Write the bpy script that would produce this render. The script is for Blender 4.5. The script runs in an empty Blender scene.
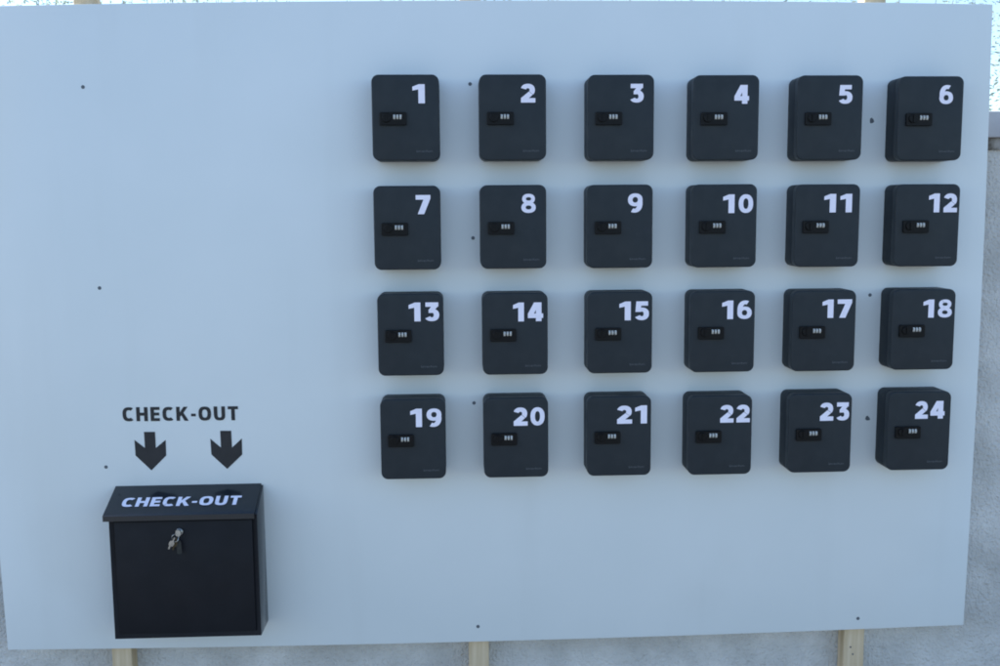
import bpy, bmesh, math, random
from mathutils import Matrix, Vector, noise
random.seed(7)
scene = bpy.context.scene
COL = scene.collection

# ------------------------------------------------------------------ camera
cam_d = bpy.data.cameras.new('camera')
cam = bpy.data.objects.new('camera', cam_d); COL.objects.link(cam)
cam_d.sensor_width = 36.0; cam_d.sensor_fit = 'HORIZONTAL'; cam_d.lens = 36.0*1.02
cam_d.clip_start = 0.05; cam_d.clip_end = 2000
# rows: camera right, down, forward in (x right, y down, z to the wall)
RR = [[0.999064379022513, 0.00864043208498088, -0.04237581269716602],
      [-0.01359446737303781, 0.992914384550795, -0.11805174886023262],
      [0.0410555358655063, 0.11851737369140755, 0.9921028550958289]]
def w(v, s=1): return Vector((v[0]*s, v[2]*s, -v[1]*s))
rx, ry, rz = w(RR[0]), w(RR[1], -1), w(RR[2], -1)
cam.matrix_world = Matrix(((rx.x, ry.x, rz.x, 0.0), (rx.y, ry.y, rz.y, -2.5485),
                           (rx.z, ry.z, rz.z, 0.0), (0, 0, 0, 1)))
scene.camera = cam

# ------------------------------------------------------------------ sky, sun, exposure
SUN_EL, SUN_AZ = math.radians(35), math.radians(-72)     # azimuth clockwise from +Y: behind the wall, to the left
world = bpy.data.worlds.new('World'); scene.world = world; world.use_nodes = True
nt = world.node_tree; nt.nodes.clear()
sky = nt.nodes.new('ShaderNodeTexSky'); sky.sky_type = 'NISHITA'; sky.sun_disc = False
sky.sun_elevation = SUN_EL; sky.sun_rotation = SUN_AZ
sky.air_density = 1.0; sky.dust_density = 0.7; sky.ozone_density = 3.0
bg = nt.nodes.new('ShaderNodeBackground'); bg.inputs[1].default_value = 0.12
out = nt.nodes.new('ShaderNodeOutputWorld')
nt.links.new(sky.outputs[0], bg.inputs[0]); nt.links.new(bg.outputs[0], out.inputs[0])
sd = bpy.data.lights.new('sun', 'SUN'); sd.energy = 3.5; sd.angle = math.radians(0.53); sd.color = (1, .95, .87)
sun = bpy.data.objects.new('sun', sd); COL.objects.link(sun)
sdir = Vector((math.sin(SUN_AZ)*math.cos(SUN_EL), math.cos(SUN_AZ)*math.cos(SUN_EL), math.sin(SUN_EL)))
sun.rotation_euler = sdir.to_track_quat('Z', 'Y').to_euler()
scene.view_settings.view_transform = 'Standard'; scene.view_settings.look = 'None'
scene.view_settings.exposure = 1.46; scene.view_settings.gamma = 1.0
scene.view_settings.use_curve_mapping = False
scene.cycles.filter_width = 1.9

# ------------------------------------------------------------------ materials
def newmat(name, rough=.6, spec=.5, metal=0):
    m = bpy.data.materials.new(name); m.use_nodes = True
    b = m.node_tree.nodes['Principled BSDF']
    b.inputs['Roughness'].default_value = rough
    b.inputs['Specular IOR Level'].default_value = spec
    b.inputs['Metallic'].default_value = metal
    return m, m.node_tree, b
def mixed(name, c1, c2, scale, rough=.6, spec=.5, metal=0, detail=4, bump=0, bscale=None, bdist=.001, stretch=None, r2=None):
    """noise between two colours, optional bump from a second noise"""
    m, t, b = newmat(name, rough, spec, metal)
    tc = t.nodes.new('ShaderNodeTexCoord'); src = tc.outputs['Object']
    if stretch:
        mp = t.nodes.new('ShaderNodeMapping'); mp.inputs['Scale'].default_value = stretch
        t.links.new(src, mp.inputs[0]); src = mp.outputs[0]
    n = t.nodes.new('ShaderNodeTexNoise'); n.inputs['Scale'].default_value = scale; n.inputs['Detail'].default_value = detail
    t.links.new(src, n.inputs['Vector'])
    r = t.nodes.new('ShaderNodeValToRGB'); r.color_ramp.elements[0].position = .32; r.color_ramp.elements[1].position = .68
    r.color_ramp.elements[0].color = (*c1, 1); r.color_ramp.elements[1].color = (*c2, 1)
    t.links.new(n.outputs['Fac'], r.inputs[0]); t.links.new(r.outputs[0], b.inputs['Base Color'])
    if r2 is not None:
        mr = t.nodes.new('ShaderNodeMapRange'); mr.inputs[3].default_value = rough; mr.inputs[4].default_value = r2
        t.links.new(n.outputs['Fac'], mr.inputs[0]); t.links.new(mr.outputs[0], b.inputs['Roughness'])
    if bump:
        n2 = t.nodes.new('ShaderNodeTexNoise'); n2.inputs['Scale'].default_value = bscale or scale; n2.inputs['Detail'].default_value = 5
        t.links.new(src, n2.inputs['Vector'])
        bp = t.nodes.new('ShaderNodeBump'); bp.inputs['Strength'].default_value = bump; bp.inputs['Distance'].default_value = bdist
        t.links.new(n2.outputs['Fac'], bp.inputs['Height']); t.links.new(bp.outputs[0], b.inputs['Normal'])
    return m
M_board = mixed('white_coated_board', (.655, .695, .690), (.685, .720, .715), 3.0, .42, .35, bump=.05, bscale=60, bdist=.0005, r2=.5)
def weather(m):
    t = m.node_tree; b = t.nodes['Principled BSDF']; L = t.links.new
    tc = t.nodes.new('ShaderNodeTexCoord'); base = b.inputs['Base Color'].links[0].from_socket
    for sc_, st, lo, hi, amt, colr in ((1.0, (9, 9, .7), .56, .82, .13, (.50, .52, .50, 1)), (2.6, (1, 1, 1), .60, .8, .16, (.54, .56, .54, 1)), (330, (1, 1, 1), .70, .76, .3, (.30, .32, .31, 1))):
        mp = t.nodes.new('ShaderNodeMapping'); mp.inputs['Scale'].default_value = st; L(tc.outputs['Object'], mp.inputs[0])
        n = t.nodes.new('ShaderNodeTexNoise'); n.inputs['Scale'].default_value = sc_; n.inputs['Detail'].default_value = 6; L(mp.outputs[0], n.inputs['Vector'])
        mr = t.nodes.new('ShaderNodeMapRange'); mr.inputs[1].default_value = lo; mr.inputs[2].default_value = hi; mr.inputs[4].default_value = amt
        L(n.outputs['Fac'], mr.inputs[0])
        mx = t.nodes.new('ShaderNodeMix'); mx.data_type = 'RGBA'; L(mr.outputs[0], mx.inputs[0]); L(base, mx.inputs[6]); mx.inputs[7].default_value = colr
        base = mx.outputs[2]
    L(base, b.inputs['Base Color'])
weather(M_board)
M_edge  = mixed('board_edge', (.42, .40, .37), (.5, .48, .44), 40, .8, .2)
M_box   = mixed('black_powder_coat', (.0155, .0215, .0265), (.0190, .0255, .0310), 30, .42, .26, bump=.12, bscale=900, bdist=.0003)
M_mail  = mixed('black_gloss_coat', (.0100, .0140, .0180), (.0125, .0170, .0215), 14, .15, .6, bump=.03, bscale=500, bdist=.0002)
M_mdoor = mixed('black_satin_coat', (.0075, .0085, .0115), (.0100, .0110, .0145), 14, .5, .2, bump=.05, bscale=500, bdist=.0002)
M_gap   = mixed('dark_gap', (.004, .004, .004), (.006, .006, .006), 20, .8, .1)
M_plas  = mixed('black_plastic', (.0025, .0027, .0032), (.004, .0042, .005), 60, .45, .18)
M_dial  = mixed('grey_dial', (.36, .36, .34), (.52, .52, .49), 300, .5, .3)
M_vinyl = mixed('white_vinyl', (.79, .76, .86), (.84, .81, .91), 40, .6, .3)
M_black = mixed('black_vinyl', (.012, .014, .018), (.018, .02, .024), 40, .45, .4)
M_logo  = mixed('grey_print', (.062, .070, .078), (.080, .088, .096), 200, .6, .3)
M_steel = mixed('steel', (.34, .35, .34), (.48, .48, .46), 90, .38, .5, metal=1)
M_brass = mixed('dull_brass', (.07, .06, .04), (.11, .095, .06), 60, .5, .5, metal=1)
M_screw = mixed('screw_grey', (.07, .085, .10), (.13, .15, .17), 300, .5, .5, metal=.2)
M_tag   = mixed('dark_tag', (.010, .012, .011), (.026, .028, .025), 120, .6, .4)
M_wood  = mixed('raw_timber', (.50, .38, .23), (.68, .55, .38), 9, .75, .2, stretch=(6, 6, .5), bump=.3, bscale=30, bdist=.001)
M_wall  = mixed('stucco', (.50, .49, .46), (.68, .665, .63), 7, .9, .15, detail=12, bump=1.0, bscale=95, bdist=.006)
M_cap   = mixed('cap_stone', (.40, .40, .42), (.52, .52, .53), 9, .8, .2, bump=.3, bscale=80, bdist=.002)
M_band  = mixed('mottled_brown', (.07, .06, .045), (.34, .32, .29), 38, .95, .1, bump=1, bscale=60, bdist=.006)
M_grd   = mixed('paving', (.17, .17, .165), (.25, .245, .235), 5, .85, .2, detail=10, bump=.3, bscale=60, bdist=.004)
M_leaf  = mixed('leaf', (.16, .21, .17), (.36, .41, .36), 1.2, .5, .4)
_t = M_leaf.node_tree; _b = _t.nodes['Principled BSDF']; _tr = _t.nodes.new('ShaderNodeBsdfTranslucent'); _mx = _t.nodes.new('ShaderNodeMixShader')
_tr.inputs[0].default_value = (.42, .52, .44, 1); _mx.inputs[0].default_value = .5
_t.links.new(_b.outputs[0], _mx.inputs[1]); _t.links.new(_tr.outputs[0], _mx.inputs[2])
_t.links.new(_mx.outputs[0], _t.nodes['Material Output'].inputs[0])
M_bark  = mixed('bark', (.20, .17, .14), (.32, .28, .24), 20, .9, .1)

def scuff(m, amount, rgb, sc_=14, lo=.60, hi=.80, ra=.16):
    t = m.node_tree; b = t.nodes['Principled BSDF']; L = t.links.new
    tc = t.nodes.new('ShaderNodeTexCoord'); oi = t.nodes.new('ShaderNodeObjectInfo')
    va = t.nodes.new('ShaderNodeVectorMath'); va.operation = 'ADD'
    L(tc.outputs['Object'], va.inputs[0]); L(oi.outputs['Location'], va.inputs[1])
    n = t.nodes.new('ShaderNodeTexNoise'); n.inputs['Scale'].default_value = sc_; n.inputs['Detail'].default_value = 9; n.inputs['Roughness'].default_value = .68
    L(va.outputs[0], n.inputs['Vector'])
    mr = t.nodes.new('ShaderNodeMapRange'); mr.inputs[1].default_value = lo; mr.inputs[2].default_value = hi; mr.inputs[4].default_value = amount
    L(n.outputs['Fac'], mr.inputs[0]); base = b.inputs['Base Color'].links[0].from_socket
    mx = t.nodes.new('ShaderNodeMix'); mx.data_type = 'RGBA'; L(mr.outputs[0], mx.inputs[0]); L(base, mx.inputs[6]); mx.inputs[7].default_value = (*rgb, 1)
    L(mx.outputs[2], b.inputs['Base Color'])
    m2 = t.nodes.new('ShaderNodeMapRange'); r0 = b.inputs['Roughness'].default_value
    m2.inputs[1].default_value = .3; m2.inputs[2].default_value = .75; m2.inputs[3].default_value = r0-.04; m2.inputs[4].default_value = r0+ra
    L(n.outputs['Fac'], m2.inputs[0]); L(m2.outputs[0], b.inputs['Roughness'])
scuff(M_box, .30, (.045, .052, .058)); scuff(M_mdoor, .25, (.035, .038, .042), 9); scuff(M_mail, .12, (.04, .045, .05), 9, ra=.05)
scuff(M_vinyl, .25, (.62, .64, .68), 40)
# stronger, two-scale grain on the stucco
def tune_stucco(m):
    t = m.node_tree; b = t.nodes['Principled BSDF']
    tc = t.nodes.new('ShaderNodeTexCoord')
    v = t.nodes.new('ShaderNodeTexVoronoi'); v.inputs['Scale'].default_value = 150
    t.links.new(tc.outputs['Object'], v.inputs['Vector'])
    bp = t.nodes.new('ShaderNodeBump'); bp.inputs['Strength'].default_value = .6; bp.inputs['Distance'].default_value = .004
    t.links.new(v.outputs['Distance'], bp.inputs['Height'])
    old = b.inputs['Normal'].links[0].from_socket
    t.links.new(old, bp.inputs['Normal']); t.links.new(bp.outputs[0], b.inputs['Normal'])
tune_stucco(M_wall)
scuff(M_wall, .45, (.30, .29, .265), 3.5, .50, .72)

# ------------------------------------------------------------------ helpers
def obj(name, bm, mat, parent=None, smooth=None):
    me = bpy.data.meshes.new(name); bm.normal_update(); bm.to_mesh(me); bm.free()
    me.materials.append(mat)
    if smooth is not None:
        me.polygons.foreach_set('use_smooth', [True]*len(me.polygons))
        try: me.set_sharp_from_angle(angle=math.radians(smooth))
        except Exception: pass
    o = bpy.data.objects.new(name, me); COL.objects.link(o)
    if parent: o.parent = parent
    return o
def empty(name, loc, rot=(0, 0, 0)):
    o = bpy.data.objects.new(name, None); COL.objects.link(o); o.location = loc; o.rotation_euler = rot
    o.empty_display_size = .05
    return o
def tag(o, label=None, cat=None, group=None, kind=None):
    if label: o['label'] = label
    if cat: o['category'] = cat
    if group: o['group'] = group
    if kind: o['kind'] = kind
    return o
def box(bm, x0, x1, y0, y1, z0, z1):
    v = [bm.verts.new(p) for p in ((x0,y0,z0),(x1,y0,z0),(x1,y1,z0),(x0,y1,z0),(x0,y0,z1),(x1,y0,z1),(x1,y1,z1),(x0,y1,z1))]
    for f in ((0,3,2,1),(4,5,6,7),(0,1,5,4),(1,2,6,5),(2,3,7,6),(3,0,4,7)): bm.faces.new([v[i] for i in f])
def bevel(bm, wd, seg=2):
    bmesh.ops.bevel(bm, geom=bm.edges[:], offset=wd, segments=seg, profile=.5, affect='EDGES')
def rrect(wd, h, r, n=7, cx=0, cz=0):
    pts = []
    for sx, sz, a0 in ((1,1,0),(-1,1,90),(-1,-1,180),(1,-1,270)):
        for i in range(n+1):
            a = math.radians(a0+90*i/n)
            pts.append((cx+sx*(wd/2-r)+r*math.cos(a), cz+sz*(h/2-r)+r*math.sin(a)))
    return pts
def loft(bm, loops, cap0=True, cap1=True):
    """loops = list of (list of (x,z), y); counter-clockwise seen from -Y"""
    L = [[bm.verts.new((x, y, z)) for x, z in pts] for pts, y in loops]
    n = len(L[0])
    for a, b in zip(L, L[1:]):
        for i in range(n): bm.faces.new((a[i], a[(i+1) % n], b[(i+1) % n], b[i]))
    if cap0: bm.faces.new(L[0][::-1])
    if cap1: bm.faces.new(L[-1])
    bmesh.ops.recalc_face_normals(bm, faces=bm.faces[:])
def cyl(bm, c, r, y0, y1, n=20, ch=0.0):
    """disc-like cylinder along Y, front at y1 (towards the camera), small chamfer"""
    ring = lambda rr: [(c[0]+rr*math.cos(2*math.pi*i/n), c[1]+rr*math.sin(2*math.pi*i/n)) for i in range(n)]
    loops = [(ring(r), y0), (ring(r), y1+ch), (ring(r-ch), y1)] if ch else [(ring(r), y0), (ring(r), y1)]
    loft(bm, loops)
def tube(bm, pts, r, n=8, closed=False):
    P = [Vector(p) for p in pts]; m = len(P); rings = []
    for i, p in enumerate(P):
        a = P[(i-1) % m] if closed or i > 0 else P[0]
        b = P[(i+1) % m] if closed or i < m-1 else P[-1]
        d = (b-a).normalized(); u = d.orthogonal().normalized() if not rings else (pu - d*pu.dot(d)).normalized()
        pu = u; v = d.cross(u)
        rr = r[i] if isinstance(r, (list, tuple)) else r
        rings.append([bm.verts.new(p+(u*math.cos(2*math.pi*k/n)+v*math.sin(2*math.pi*k/n))*rr) for k in range(n)])
    for i in range(m if closed else m-1):
        A, B = rings[i], rings[(i+1) % m]
        for k in range(n): bm.faces.new((A[k], A[(k+1) % n], B[(k+1) % n], B[k]))
    if not closed: bm.faces.new(rings[0][::-1]); bm.faces.new(rings[-1])

# ------------------------------------------------------------------ glyphs: each is a list of polygons (height 1, baseline 0)
def ring(cx, cy, rx_, ry_, tx, ty, a0, a1, n=28, e=2.25):
    q = []; k = 2/e
    def pt(a, X, Y):
        c, s = math.cos(a), math.sin(a)
        return (cx+X*math.copysign(abs(c)**k, c), cy+Y*math.copysign(abs(s)**k, s))
    st = max(4, int(n*abs(a1-a0)/360))
    for i in range(st):
        a, b = math.radians(a0+(a1-a0)*i/st), math.radians(a0+(a1-a0)*(i+1)/st)
        q.append([pt(a, rx_, ry_), pt(b, rx_, ry_), pt(b, rx_-tx, ry_-ty), pt(a, rx_-tx, ry_-ty)])
    return q
def rect(x0, y0, x1, y1): return [[(x0, y0), (x1, y0), (x1, y1), (x0, y1)]]
def rot180(ps, wd): return [[(wd-x, 1-y) for x, y in p] for p in ps]
six = ring(.39, .335, .385, .335, .245, .190, 0, 360) + ring(.43, .50, .425, .50, .275, .205, 66, 195)
G = {
 '0': (.76, ring(.38, .5, .38, .5, .245, .215, 0, 360)),
 '1': (.60, [[(.285, 0), (.60, 0), (.60, 1), (.31, 1), (.285, .99)], [(.285, .99), (.0, .87), (.0, .67), (.285, .73)]]),
 '2': (.76, ring(.37, .665, .37, .335, .275, .235, -42, 163) + [[(.635, .43), (.425, .585), (.01, .24), (.01, .0), (.38, .20)]] + rect(.01, 0, .76, .235)),
 '3': (.74, rect(.04, .77, .70, 1) + [[(.34, .78), (.70, .90), (.70, .82), (.48, .56), (.20, .60)]] + rect(.20, .44, .40, .62) + ring(.36, .33, .38, .33, .28, .205, -150, 92)),
 '4': (.84, rect(.44, 0, .75, 1) + [[(.34, 1), (.66, 1), (.33, .40), (0, .40)]] + rect(0, .17, .84, .41)),
 '5': (.74, rect(.07, .77, .69, 1) + [[(.07, 1), (.33, 1), (.32, .44), (.03, .44)]] + rect(.1, .45, .38, .665) + ring(.36, .335, .38, .335, .28, .205, -152, 92)),
 '6': (.78, six),
 '7': (.78, [[(.10, 0), (.44, 0), (.78, .82), (.42, .78)], [(0, .76), (.60, .76), (.78, .80), (.78, 1), (0, 1)]]),
 '8': (.78, ring(.39, .285, .39, .285, .235, .180, 0, 360) + ring(.39, .735, .345, .265, .205, .175, 0, 360)),
 '9': (.78, rot180(six, .80)),
 'C': (.78, ring(.45, .5, .45, .5, .26, .215, 52, 308, e=2.6)),
 'H': (.82, rect(0, 0, .26, 1) + rect(.56, 0, .82, 1) + rect(.26, .39, .56, .61)),
 'E': (.66, rect(0, 0, .26, 1) + rect(.26, .79, .66, 1) + rect(.26, .395, .62, .605) + rect(.26, 0, .66, .21)),
 'K': (.82, rect(0, 0, .235, 1) + [[(.235, .36), (.56, 1), (.82, 1), (.40, .47), (.235, .30)], [(.30, .60), (.45, .64), (.82, 0), (.54, 0), (.26, .44)]]),
 '-': (.34, rect(0, .31, .34, .50)),
 'O': (.90, ring(.45, .5, .45, .5, .26, .215, 0, 360, e=2.6)),
 'U': (.81, rect(0, .38, .26, 1) + rect(.55, .38, .81, 1) + ring(.405, .40, .405, .40, .26, .21, 180, 360, e=2.6)),
 'T': (.74, rect(.24, 0, .50, .8) + rect(0, .79, .74, 1)),
}
G['K'] = (.86, rect(0, 0, .26, 1) + [[(.26, .28), (.48, .52), (.84, 1), (.54, 1), (.26, .60)], [(.32, .46), (.46, .66), (.87, 0), (.57, 0)]])
def text_bm(s, gap, gap1=None):
    """flat lettering in the XZ plane facing -Y; right end at x=0 is left to the caller"""
    bm = bmesh.new(); x = 0; k = 0
    for ch in s:
        wd, polys = G[ch]
        for p in polys:
            k += 1
            vs = [bm.verts.new((x+a, -.00002*(k % 40), b)) for a, b in p]
            f = bm.faces.new(vs); f.normal_update()
            if f.normal.y > 0: f.normal_flip()
        x += wd+(gap1 if (gap1 is not None and ch == '1') else gap)
    last = s[-1]; wd = x-(gap1 if (gap1 is not None and last == '1') else gap)
    bmesh.ops.triangulate(bm, faces=bm.faces[:])
    return bm, wd

# ------------------------------------------------------------------ setting: ground and wall
bm = bmesh.new(); bmesh.ops.create_grid(bm, x_segments=1, y_segments=1, size=300)
g = obj('ground', bm, M_grd); g.location = (0, 0, -1.62); tag(g, kind='structure')

WY = .066                                   # wall face
wall = empty('garden_wall', (0, WY, -1.62))
tag(wall, 'grey rough stucco garden wall with a pale coping, behind the white board', 'wall')
bm = bmesh.new(); box(bm, -4.5, 5.5, 0, .22, 0, 1.62+.146)
o = obj('stucco_face', bm, M_wall, wall)
bm = bmesh.new()
# rough, mottled dark brown band under the coping, with an uneven lower lip
n = 500; xs = [-4.5+10*i/n for i in range(n+1)]
lo = [1.62+.142+.010*noise.noise(Vector((x*9, 0, 3))) for x in xs]
A = [bm.verts.new((x, -.006-.003*noise.noise(Vector((x*14, 2, 0))), z)) for x, z in zip(xs, lo)]
B = [bm.verts.new((x, -.006, 1.62+.1765)) for x in xs]
C2 = [bm.verts.new((x, .15, z)) for x, z in zip(xs, lo)]; D2 = [bm.verts.new((x, .15, 1.62+.1765)) for x in xs]
for i in range(n):
    bm.faces.new((A[i], A[i+1], B[i+1], B[i])); bm.faces.new((A[i+1], A[i], C2[i], C2[i+1])); bm.faces.new((B[i], B[i+1], D2[i+1], D2[i]))
o = obj('brown_band', bm, M_band, wall)
bm = bmesh.new(); x = -4.5
while x < 5.4:
    box(bm, x, x+.996, -.018, .25, 1.62+.177, 1.62+.243); x += 1.0
bevel(bm, .004, 2)
obj('coping', bm, M_cap, wall, 35)

# hedge beyond the wall: thin leafy twigs against the bright sky
hedge = empty('leafy_hedge', (0, 5.0, -1.62))
tag(hedge, 'sparse sunlit green hedge rising beyond the wall, seen above and right of the board', 'hedge')
bm = bmesh.new()
for i in range(110):
    x = random.uniform(-4.4, 5.1); y = random.uniform(-.5, .6); h = random.uniform(2.6, 4.4)
    pts = [(x, y, 0)]; cx, cy = x, y
    for k in range(1, 7):
        cx += random.uniform(-.12, .12); cy += random.uniform(-.1, .1); pts.append((cx, cy, h*k/6))
    tube(bm, pts, [.006-.0008*k for k in range(7)], 5)
obj('stem', bm, M_bark, hedge)
bm = bmesh.new()
for i in range(60000):
    x = random.uniform(-4.6, 5.2); z = random.uniform(1.2, 4.4); y = random.gauss(0, .4)
    if noise.noise(Vector((x*1.6, y*1.6, z*1.6))) < -.15-.10*random.random(): continue
    s = random.uniform(.008, .020)
    c = Vector((x, y, z)); d = Vector((random.gauss(0, 1), random.gauss(0, 1), random.gauss(0, .7))).normalized()
    u = d.orthogonal().normalized(); v = d.cross(u)
    vs = [bm.verts.new(c-d*s*1.4), bm.verts.new(c+u*s*.55+v*s*.1), bm.verts.new(c+d*s*1.4), bm.verts.new(c-u*s*.55+v*s*.1)]
    bm.faces.new(vs)
obj('foliage', bm, M_leaf, hedge)

# ------------------------------------------------------------------ battens carrying the board
def batten(name, xb, xt, wd, label):
    """timber from the ground to just above the board; its axis leans from xb (bottom) to xt (top)"""
    t = empty(name, (xb, .0186, -1.62))
    tag(t, label, 'batten', 'upright timber battens behind the board')
    bm = bmesh.new(); H = 1.62+.60; sh = (xt-xb)
    box(bm, -wd/2, wd/2, 0, .046, 0, H)
    for v in bm.verts: v.co.x += sh*v.co.z/H
    bevel(bm, .0015, 1)
    obj('timber', bm, M_wood, t)
    for zz in ((.435, .455) if wd > .0535 else ()):
        bm = bmesh.new(); cyl(bm, (random.uniform(-.012, .012), zz), .0022, .004, -.0012, 12)
        obj('nail_head', bm, M_screw, t)
    return t
batten('wooden_batten', -.881, -.8881, .050, 'pale timber batten standing under the board near the black drop box, leftmost of three')
batten('wooden_batten', .0442, .040, .053, 'pale timber batten under the board right of the drop box, middle of three')
batten('wooden_batten', 1.047, 1.0447, .054, 'brownish timber batten standing under the board below the lock boxes, rightmost of three')

# ------------------------------------------------------------------ the board
OUT = [(-1.1657, 0.4936), (-0.922, 0.4985), (-0.6745, 0.5024), (-0.424, 0.5052), (-0.1716, 0.5071), (0.0819, 0.508), (0.3355, 0.5079), (0.5882, 0.5068), (0.8394, 0.5049), (1.088, 0.502), (1.3332, 0.4981), (1.3372, 0.2327), (1.3395, -0.0348), (1.3402, -0.3033), (1.3393, -0.5715), (1.3369, -0.8387), (1.333, -1.1038), (1.0876, -1.1077), (0.8392, -1.1109), (0.5884, -1.1132), (0.3361, -1.1146), (0.0831, -1.1151), (-0.1698, -1.1147), (-0.4217, -1.1135), (-0.6718, -1.1113), (-0.9192, -1.1083), (-1.163, -1.1043), (-1.1676, -0.8399), (-1.1706, -0.5735), (-1.172, -0.3058), (-1.1717, -0.038), (-1.1697, 0.2289)]
board = empty('wall_panel', (0, 0, -1.115))
tag(board, 'large flat white panel screwed to timber battens, carrying black check-out lettering and all the boxes', 'panel')
bm = bmesh.new(); loft(bm, [([(x, z+1.115) for x, z in OUT], .018), ([(x, z+1.115) for x, z in OUT], 0)])
ed = [e for e in bm.edges if abs(e.verts[0].co.y) < 1e-6 and abs(e.verts[1].co.y) < 1e-6]
bmesh.ops.bevel(bm, geom=ed, offset=.0012, segments=2, profile=.5, affect='EDGES')
o = obj('panel_sheet', bm, M_board, board, 40)
SCREWS = [(-0.8941, 0.3057), (0.0374, 0.3095), (1.0391, 0.2181), (-0.8813, -0.1793), (0.0403, -0.0655), (1.0493, -0.2199), (-0.8897, -0.6304), (0.0379, -0.4823), (1.0525, -0.5373), (0.0414, -1.0737), (1.047, -1.0782)]
for i, (x, z) in enumerate(SCREWS):
    bm = bmesh.new(); r = .0045 if i not in (2, 8) else .0038
    cyl(bm, (0, 0), r, .002, -.0008, 16, .0006)
    box(bm, -.0035, .0035, -.0011, -.0004, -.0006, .0006); box(bm, -.0006, .0006, -.0012, -.0004, -.0035, .0035)
    s = obj('screw', bm, M_screw, board, 30); s.location = (x, 0, z+1.115); s.rotation_euler = (0, random.uniform(0, 3), 0)
    if i in (2, 8):                      # chipped coating round two of them
        bm = bmesh.new(); pts = [(random.uniform(.8, 1.5)*.0062*math.cos(a*.7)+.0025, random.uniform(.7, 1.4)*.0055*math.sin(a*.7)) for a in range(9)]
        f = bm.faces.new([bm.verts.new((px, -.0003, pz)) for px, pz in pts]); bmesh.ops.triangulate(bm, faces=bm.faces[:])
        c = obj('chipped_coating', bm, M_screw, s)
# lettering on the board
bm, wd = text_bm('CHECK-OUT', .20)
L = .2865; hgt = .0358
for v in bm.verts: v.co = Vector((v.co.x/wd*L, v.co.y, v.co.z*hgt-.0021*v.co.x/wd+.0005))
o = obj('lettering', bm, M_black, board); o.location = (-.8415, -.0006, -.5148+1.115)
tag(o, 'black CHECK-OUT lettering above the arrows')
A1 = [(-0.7909, -0.542), (-0.7635, -0.5425), (-0.7634, -0.5837), (-0.7381, -0.5634), (-0.7386, -0.6036), (-0.777, -0.6412), (-0.8147, -0.6022), (-0.8155, -0.562), (-0.7905, -0.5832)]
A2 = [(-0.6017, -0.5425), (-0.5742, -0.543), (-0.5738, -0.5862), (-0.5484, -0.5632), (-0.5489, -0.6047), (-0.5879, -0.6412), (-0.6259, -0.6033), (-0.627, -0.5625), (-0.6014, -0.5857)]
for pts in (A1, A2):
    bm = bmesh.new(); bm.faces.new([bm.verts.new((x, -.0007, z+1.115)) for x, z in pts])
    bm.normal_update()
    for f in bm.faces:
        if f.normal.y > 0: f.normal_flip()
    bmesh.ops.triangulate(bm, faces=bm.faces[:])
    tag(obj('arrow', bm, M_black, board), 'black arrow pointing down at the drop box')

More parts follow.
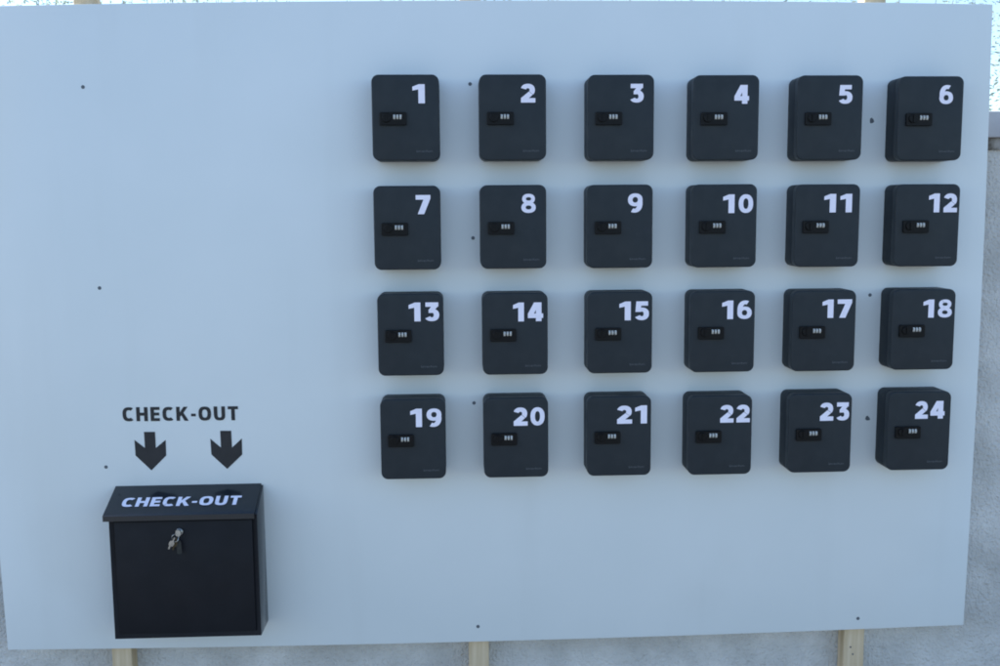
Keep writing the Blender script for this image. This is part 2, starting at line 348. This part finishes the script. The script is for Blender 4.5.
# ------------------------------------------------------------------ numbered key lock boxes
BW, BH, BD = .160, .2015, .071
def make_lockbox():
    root = empty('key_lock_box', (0, 0, 0))
    bm = bmesh.new()                                     # housing, with a shallow recess where the door meets it
    loft(bm, [(rrect(BW, BH, .017), -.0006), (rrect(BW, BH, .017), -.046), (rrect(BW-.001, BH-.001, .0165), -.0468),
              (rrect(BW-.006, BH-.006, .014), -.0470), (rrect(BW-.006, BH-.006, .014), -.0492)])
    obj('housing', bm, M_box, root, 40)
    bm = bmesh.new(); r = .0032                          # door with rolled edge
    loops = [(rrect(BW-.002, BH-.002, .016), -.0487), (rrect(BW, BH, .017), -.0492)]
    for k in range(6):
        a = math.radians(90*k/5)
        ins = r*(1-math.cos(a)); loops.append((rrect(BW-2*ins, BH-2*ins, .017-ins), -(BD-r)-r*math.sin(a)))
    loft(bm, loops)
    door = obj('door', bm, M_box, root, 40)
    # lock: low black case with a turning knob left and three number wheels right
    lx0, lx1, lz0, lz1 = -.0615, .002, -.0180, .0125
    bm = bmesh.new(); cx, cz = (lx0+lx1)/2, (lz0+lz1)/2
    loft(bm, [(rrect(lx1-lx0, lz1-lz0, .003, 4, cx, cz), -BD+.001), (rrect(lx1-lx0, lz1-lz0, .003, 4, cx, cz), -BD-.0055),
              (rrect(lx1-lx0-.002, lz1-lz0-.002, .002, 4, cx, cz), -BD-.0065)])
    lock = obj('lock_case', bm, M_plas, root, 40)
    bm = bmesh.new(); cyl(bm, (-.0455, -.001), .0105, -BD-.006, -BD-.0105, 28, .001)
    box(bm, -.0468, -.0442, -BD-.0128, -BD-.0100, -.0095, .0075)
    obj('knob', bm, M_plas, lock, 40)
    for k in range(3):
        bm = bmesh.new(); r = .0072; x0 = -.0290+k*.0074; w_ = .0047; n = 16
        # only the front arc of a wheel shows through the case
        P = []
        for i in range(n+1):
            a = math.radians(-72+144*i/n); P.append((-BD-.0028-r*math.cos(a)+.0005, r*math.sin(a)*.92+.0012))
        for (y0, z0), (y1, z1) in zip(P, P[1:]):
            vs = [bm.verts.new(p) for p in ((x0, y0, z0), (x0+w_, y0, z0), (x0+w_, y1, z1), (x0, y1, z1))]; bm.faces.new(vs)
        for xx in (x0, x0+w_): bm.faces.new([bm.verts.new((xx, y, z)) for y, z in P])
        bmesh.ops.recalc_face_normals(bm, faces=bm.faces[:])
        dl = obj('number_wheel', bm, M_dial, lock, 40)
    bm = bmesh.new()                                     # tiny worn maker's lettering, too small to read
    x = .0245; r_ = random.Random(5)
    for k in range(9):
        w_ = r_.choice((.0026, .0034, .0030))
        h_ = .0056 if k in (0, 5) else .0046
        box(bm, x, x+w_*.34, -BD-.00025, -BD-.0001, -.0815, -.0815+h_)
        box(bm, x+w_*.34, x+w_, -BD-.00022, -BD-.0001, -.0815+h_*(.25 if k % 3 else .0), -.0815+h_*(.8 if k % 2 else .6))
        x += w_+.0014
    obj('logo', bm, M_logo, root)
    return root
ROWS = [(-0.1176, 0.223, -0.09, 0.0462, 0.0334, 0.0444, 0.0292),
(0.1376, 0.2225, -0.04, 0.0541, 0.0345, 0.0439, 0.0348),
(0.3976, 0.221, -0.02, 0.0544, 0.0349, 0.044, 0.0333),
(0.6524, 0.2193, 0.0, 0.0549, 0.0327, 0.0443, 0.0355),
(0.9064, 0.218, -0.08, 0.0534, 0.0329, 0.0444, 0.0339),
(1.1546, 0.215, -0.11, 0.0533, 0.0341, 0.0453, 0.0342),
(-0.1191, -0.0381, -0.09, 0.0568, 0.0329, 0.0455, 0.0353),
(0.1372, -0.0381, -0.05, 0.0544, 0.0336, 0.0457, 0.0349),
(0.3967, -0.0393, -0.0, 0.0537, 0.0332, 0.0463, 0.036),
(0.6525, -0.0404, 0.01, 0.0701, 0.0312, 0.045, 0.074),
(0.9076, -0.0422, -0.17, 0.0595, 0.0324, 0.0448, 0.069),
(1.1571, -0.0438, -0.19, 0.0725, 0.032, 0.0458, 0.0711),
(-0.1157, -0.2975, -0.06, 0.0704, 0.033, 0.0459, 0.0741),
(0.14, -0.2988, -0.06, 0.0685, 0.0309, 0.0461, 0.0737),
(0.398, -0.2994, -0.03, 0.0712, 0.0307, 0.0463, 0.0732),
(0.6531, -0.3005, -0.02, 0.0716, 0.0314, 0.0458, 0.0742),
(0.9063, -0.3019, 0.0, 0.0692, 0.0325, 0.0456, 0.0741),
(1.1576, -0.3021, -0.13, 0.0704, 0.0302, 0.045, 0.0724),
(-0.1145, -0.5574, -0.06, 0.0699, 0.0307, 0.0459, 0.0758),
(0.1404, -0.5581, 0.01, 0.0708, 0.0303, 0.0458, 0.0772),
(0.3974, -0.5588, 0.01, 0.0692, 0.0315, 0.0456, 0.0752),
(0.6514, -0.5612, 0.04, 0.0738, 0.0323, 0.0446, 0.0751),
(0.9045, -0.5604, 0.02, 0.0726, 0.0318, 0.046, 0.0746),
(1.1575, -0.5593, -0.16, 0.0634, 0.0315, 0.045, 0.0759)]
def copy_tree(o, parent=None):
    c = o.copy(); COL.objects.link(c); c.parent = parent
    for ch in list(o.children): copy_tree(ch, c)
    return c
proto = make_lockbox()
boxes = [proto]+[copy_tree(proto) for _ in range(23)]
ROWN = ['top row', 'second row', 'third row', 'bottom row']
for i, (root, row) in enumerate(zip(boxes, ROWS)):
    x, z, a, nx, nz, nh, nw = row; num = str(i+1)
    root.location = (x, 0, z); root.rotation_euler = (0, math.radians(-a*1.0), 0)
    nb = ['leftmost', 'second from the left', 'third from the left', 'third from the right', 'second from the right', 'rightmost'][i % 6]
    tag(root, 'black key lock box with white number %s, %s of the %s' % (num, nb, ROWN[i//6]),
        'lock box', 'black key lock boxes in a grid on the white board')
    bm, wd = text_bm(num, .15, .215)
    for v in bm.verts: v.co = Vector(((v.co.x-wd)/wd*nw, v.co.y, v.co.z*nh))
    o = obj('number_sticker', bm, M_vinyl, root); o.location = (nx, -BD-.0006, nz)
    tag(o, 'white vinyl number %s' % num)

# ------------------------------------------------------------------ the check-out drop box
X0, X1, ZB, ZT = -.8580, -.4990, -1.0430, -.6840       # body
DF = .094
mx, mz = (X0+X1)/2, ZB
mail = empty('drop_box', (mx, 0, mz))
tag(mail, 'black metal drop box with sloping CHECK-OUT lid and a keyed door, on the white board', 'letterbox')
hw = (X1-X0)/2; H = ZT-ZB
zf = H-.049                                               # front height under the lid
def shell(bm, prof, x0, x1, flip=False):
    """prof: (y,z) polygon extruded in x"""
    A = [bm.verts.new((x0, y, z)) for y, z in prof]; B = [bm.verts.new((x1, y, z)) for y, z in prof]
    n = len(prof)
    for i in range(n): bm.faces.new((A[i], A[(i+1) % n], B[(i+1) % n], B[i]))
    bm.faces.new(A[::-1]); bm.faces.new(B); bmesh.ops.recalc_face_normals(bm, faces=bm.faces[:])
bm = bmesh.new()
shell(bm, [(-.0006, 0.0), (-.0006, H), (-DF, zf), (-DF, 0)], -hw, hw)
# recess for the door in the front
ff = [f for f in bm.faces if f.normal.y < -.9][0]
r = bmesh.ops.inset_region(bm, faces=[ff], thickness=.0105)
bmesh.ops.translate(bm, verts=ff.verts[:], vec=(0, .004, 0))
bmesh.ops.bevel(bm, geom=[e for e in bm.edges if all(abs(v.co.x) > hw-.0001 for v in e.verts) or all(v.co.y < -DF+1e-5 for v in e.verts)], offset=.0008, segments=2, profile=.5, affect='EDGES')
body = obj('body', bm, M_mail, mail, 30)
body.data.materials.append(M_mdoor)                       # the front frame is the same satin coat as the door
for p in body.data.polygons:
    if p.center.y < -DF+.006 and p.normal.y < -.5 or (p.center.y < -DF+.0045 and abs(p.center.x) < hw-.002): p.material_index = 1
dx, dz0, dz1 = hw-.0125, .0125, zf-.0125
bm = bmesh.new(); box(bm, -dx, dx, -DF-.0008, -DF+.006, dz0, dz1); bevel(bm, .0015, 2)
door = obj('door', bm, M_mdoor, mail, 40)
# lid: bent sheet with lip, sides folded
LX0, LX1 = -.8682-mx, -.5035-mx
yb, zb_, yf, zf_ = -.001, -.6800-mz, -.1060, -.7257-mz
T = .0016; lip = .0145
bm = bmesh.new()
shell(bm, [(yb, zb_), (yf+.002, zf_+.0006), (yf, zf_-.0014), (yf, zf_-lip), (yf+T, zf_-lip), (yf+T, zf_-.003), (yb, zb_-.0045)], LX0, LX1)
ee = [e for e in bm.edges if (all(abs(v.co.x-LX0) < 1e-5 for v in e.verts) or all(abs(v.co.x-LX1) < 1e-5 for v in e.verts))]
bmesh.ops.bevel(bm, geom=ee, offset=.0007, segments=2, profile=.5, affect='EDGES')
lid = obj('lid', bm, M_mail, mail, 30)
# lettering on the slope
slope = math.atan2(zb_-zf_, yb-yf)                        # rise over run towards the wall
bm, wd = text_bm('CHECK-OUT', .15)
sl = math.hypot(zb_-zf_, yb-yf); L = .2895; hgt = .0345
dv = Vector((0, math.cos(slope), math.sin(slope))); nv = Vector((0, -math.sin(slope), math.cos(slope)))
for v in bm.verts:
    s = .0310+v.co.z*hgt
    p = Vector((-.8330-mx+v.co.x/wd*L, yf, zf_))+dv*s+nv*(.0012-v.co.y)
    v.co = p
bm.normal_update()
o = obj('lettering', bm, M_vinyl, lid); tag(o, 'white CHECK-OUT lettering on the sloping lid')
# cylinder lock and its key
kx, kz = -.6882-mx, -.7724-mz
bm = bmesh.new(); cyl(bm, (kx, kz), .0088, -DF, -DF-.0045, 24, .0012); cyl(bm, (kx, kz), .0062, -DF-.004, -DF-.0058, 20, .0005)
cl = obj('cylinder_lock', bm, M_steel, mail, 40)

ky = -DF-.006
keys = empty('key_bunch', (kx+mx, ky, kz+mz))
tag(keys, 'small bunch of keys and a dark tag hanging from the lock of the drop box', 'keys')
bm = bmesh.new(); box(bm, -.0011, .0011, -.009, .002, -.004, .004)     # blade going into the lock
pts = rrect(.0125, .0150, .005, 5, .001, .001)
lp = [[bm.verts.new((xx, yy, zz)) for xx, zz in pts] for yy in (-.012, -.0095)]
n = len(pts)
for i in range(n): bm.faces.new((lp[0][i], lp[0][(i+1) % n], lp[1][(i+1) % n], lp[1][i]))
bm.faces.new(lp[0]); bm.faces.new(lp[1][::-1]); bmesh.ops.recalc_face_normals(bm, faces=bm.faces[:])
obj('key', bm, M_steel, keys, 35)
bm = bmesh.new(); c = Vector((-.0065, -.011, -.0105)); rr = .0095
tube(bm, [c+Vector((rr*math.cos(t)*.85, .003*math.sin(t*2), rr*math.sin(t))) for t in [2*math.pi*i/28 for i in range(28)]], .0010, 6, True)
obj('key_ring', bm, M_steel, keys, 60)
def hanging_key(px, pz, ang, ln, mat, yo):
    bm = bmesh.new()
    pr = [(-.0016, 0), (-.0016, -.010), (-.0055, -.0125), (-.0065, -.018), (-.005, -.024), (-.0024, -.026),
          (-.0024, -ln+.004), (-.0005, -ln), (.0018, -ln+.002), (.0018, -ln+.006), (.0009, -ln+.008), (.0024, -ln+.011), (.0012, -ln+.014), (.0024, -.026), (.005, -.024), (.0065, -.018), (.0055, -.0125), (.0016, -.010), (.0016, 0)]
    pr = [(x, z+.009) for x, z in pr]
    a = [bm.verts.new((x, -.001, z)) for x, z in pr]; b = [bm.verts.new((x, .001, z)) for x, z in pr]; n = len(pr)
    for i in range(n): bm.faces.new((a[i], a[(i+1) % n], b[(i+1) % n], b[i]))
    bm.faces.new(a); bm.faces.new(b[::-1]); bmesh.ops.recalc_face_normals(bm, faces=bm.faces[:]); bmesh.ops.triangulate(bm, faces=bm.faces[:])
    o = obj('key', bm, mat, keys); o.location = (px, yo, pz); o.rotation_euler = (math.radians(8), ang, 0)
    return o
hanging_key(-.0110, -.0160, math.radians(30), .036, M_steel, -.013)
hanging_key(-.0060, -.0180, math.radians(20), .036, M_brass, -.009)
bm = bmesh.new()
loft(bm, [(rrect(.0115, .034, .004, 4), 0), (rrect(.0115, .034, .004, 4), -.0022)])
o = obj('key_tag', bm, M_tag, keys, 35); o.location = (.0010, -.0065, -.0350); o.rotation_euler = (0, math.radians(-3), 0)
